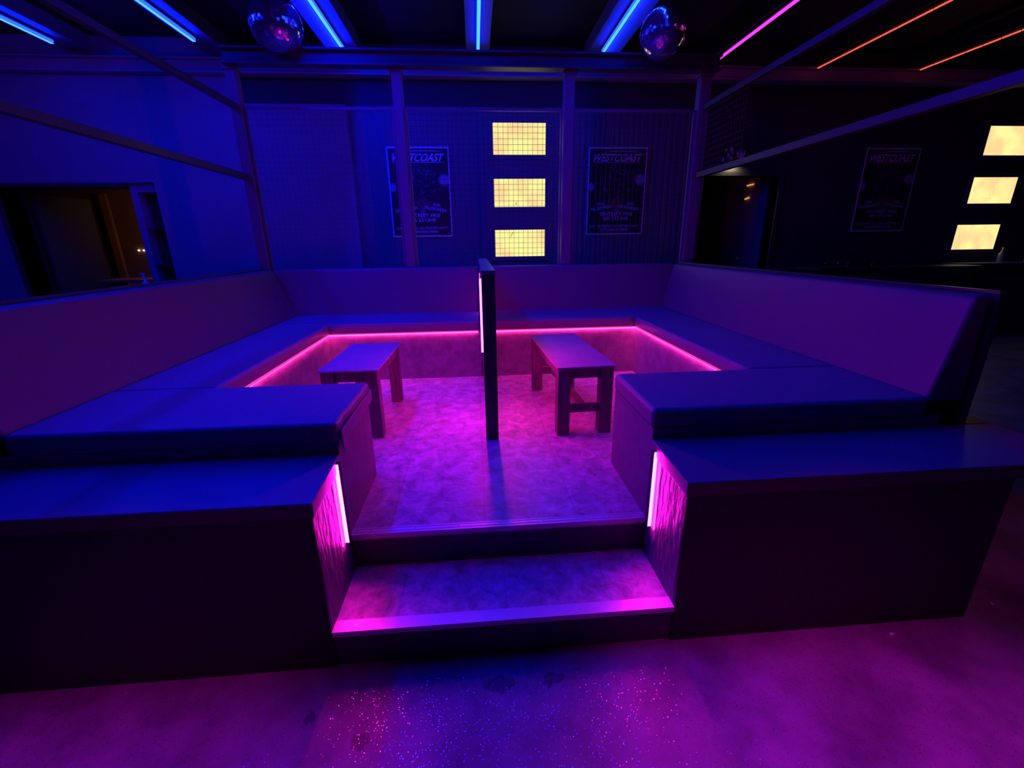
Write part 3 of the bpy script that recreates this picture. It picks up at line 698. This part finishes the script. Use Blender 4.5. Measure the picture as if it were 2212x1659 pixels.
dk = (mesh('door_knob', [lathe([(.02, 0), (.03, .02), (.02, .045)], (4.265, WY - .02, 1.33), 12), tube((4.265, WY - .02, 1.35), (4.9 - .1, WY - .0, 1.35), .006, 8)], M['chrome'], bpy.data.objects['door_2']))

# side room objects behind the left doorway
tb = thing('side_table', 'brownish table in the side room seen through the left doorway', 'table', (-5.6, 6.9, 0))
mesh('tabletop', [bx(-6.3, -4.7, 6.6, 7.2, 1.08, 1.12)], M['amber'], tb)
for x in (-6.25, -4.85): mesh('leg', [bx(x, x + .07, 6.65, 7.15, 0, 1.08)], M['brown'], tb)
tag(mesh('door_leaf', [bx(-6.45, -6.40, WY + .3, 7.1, 0, 2.4)], M['wall_top']), 'open dark door leaf inside the left doorway', 'door')
tag(mesh('wooden_board', [bx(-6.98, -6.86, 8.1, 8.17, 0, 2.6)], M['amber']), 'slanting brown board standing in the side room behind the left doorway', 'board')
for x, z in ((-6.56, 1.579), (-6.47, 1.578)):
    tag(mesh('small_lamp', [lathe([(.009, -.014), (.016, 0), (.009, .014)], (x, 8.182, z), 10)], E_WHITE), 'tiny white point of light in the side room, %s of the pair' % ('left' if x < -6.5 else 'right'), 'light', 'lights in the side room')
lamp('side_room_light', 'AREA', (-5.3, 7.3, 2.4), (1, .46, .18), 2.0, .3, (-6.4, 8.2, 1.0))
bt = thing('pump_bottle', 'pale pump bottle standing at the right edge of the left doorway', 'bottle', (-4.80, 5.55, 0), None)
mesh('stand', [bx(-4.9, -4.7, 5.45, 5.65, 0, 1.10)], M['black'], bt)
mesh('body', [lathe([(.04, 0), (.045, .01), (.045, .05), (.02, .07), (.014, .1)], (-4.78, 5.55, 1.101), 14)], M['bluebottle'], bt, smooth=True)
mesh('pump', [tube((-4.78, 5.55, 1.19), (-4.80, 5.55, 1.27), .012, 8), bx(-4.83, -4.77, 5.54, 5.56, 1.262, 1.282)], M['bluebottle'], bt)

# bar on the right in front of the far wall
br = thing('bar_counter', 'dark bar counter along the right far wall', 'counter', (7.0, 5.5, 0))
mesh('front_panel', [bx(5.3, 7.9, 5.2, 5.25, 0, 1.16)], M['bar'], br)
mesh('countertop', [bx(5.25, 7.95, 5.15, 5.7, 1.161, 1.20)], M['bar'], br)
for k, x in enumerate((5.52, 5.73, 5.90, 6.31)):
    b = thing('beer_tap', 'small chrome tap on the bar counter, %s of four' % ['first from left', 'second from left', 'third from left', 'rightmost'][k], 'tap', (x, 5.4, 1.2), 'taps on the bar')
    mesh('column', [lathe([(.012, 0), (.012, .05), (.018, .06), (.01, .075)], (x, 5.4, 1.201), 10)], M['chrome'], b)
    mesh('spout', [tube((x, 5.395, 1.252), (x, 5.35, 1.24), .006, 8)], M['chrome'], b)
sh = thing('wall_shelf', 'shelf lit yellow by the lowest right window', 'shelf', (8.5, 5.65, 1.2))
mesh('board', [bx(7.95, 10.2, 5.52, 5.79, 1.19, 1.215)], mat('shelf_board', (.4, .36, .33), .35), sh)
mesh('bracket', [bx(8.0, 8.03, 5.6, 5.79, 1.08, 1.19)], M['black'], sh)
def bottle(x, y, z, h, lab):
    r = h * .17
    b = thing('bottle', lab, 'bottle', (x, y, z), 'glassware on the lit shelf')
    mesh('body', [lathe([(r * .9, 0), (r, h * .04), (r, h * .6), (r * .4, h * .74), (r * .36, h * .94)], (x, y, z), 16)], M['glass'], b, smooth=True)
    mesh('bottle_cap', [lathe([(r * .42, h * .94), (r * .42, h)], (x, y, z), 12)], M['bluebottle'], b)
bottle(8.80, 5.62, 1.216, .24, 'glass bottle at the right end under the lowest right window')
tag(mesh('tall_glass', [lathe([(.04, 0), (.042, .01), (.05, .28), (.046, .28), (.038, .015)], (9.30, 5.62, 1.216), 18)], M['glass'], smooth=True), 'tall pale glass on the lit shelf at the right image edge', 'glass', 'glassware on the lit shelf')

# scraps on the floor
for (x, y, a, lab) in ((1.74, -.06, .3, 'small pale paper scrap on the floor before the right plinth'), (2.35, .05, 1.1, 'small pink paper scrap on the floor at the right image edge')):
    c, s = math.cos(a), math.sin(a); pts = [(x + c * u - s * v, y + s * u + c * v) for u, v in ((-.012, -.005), (.011, -.006), (.014, .004), (-.004, .007))]
    tag(mesh('paper_scrap', [prism(pts, 'z', .0005, .003)], M['paper']), lab, 'litter', 'scraps on the floor')
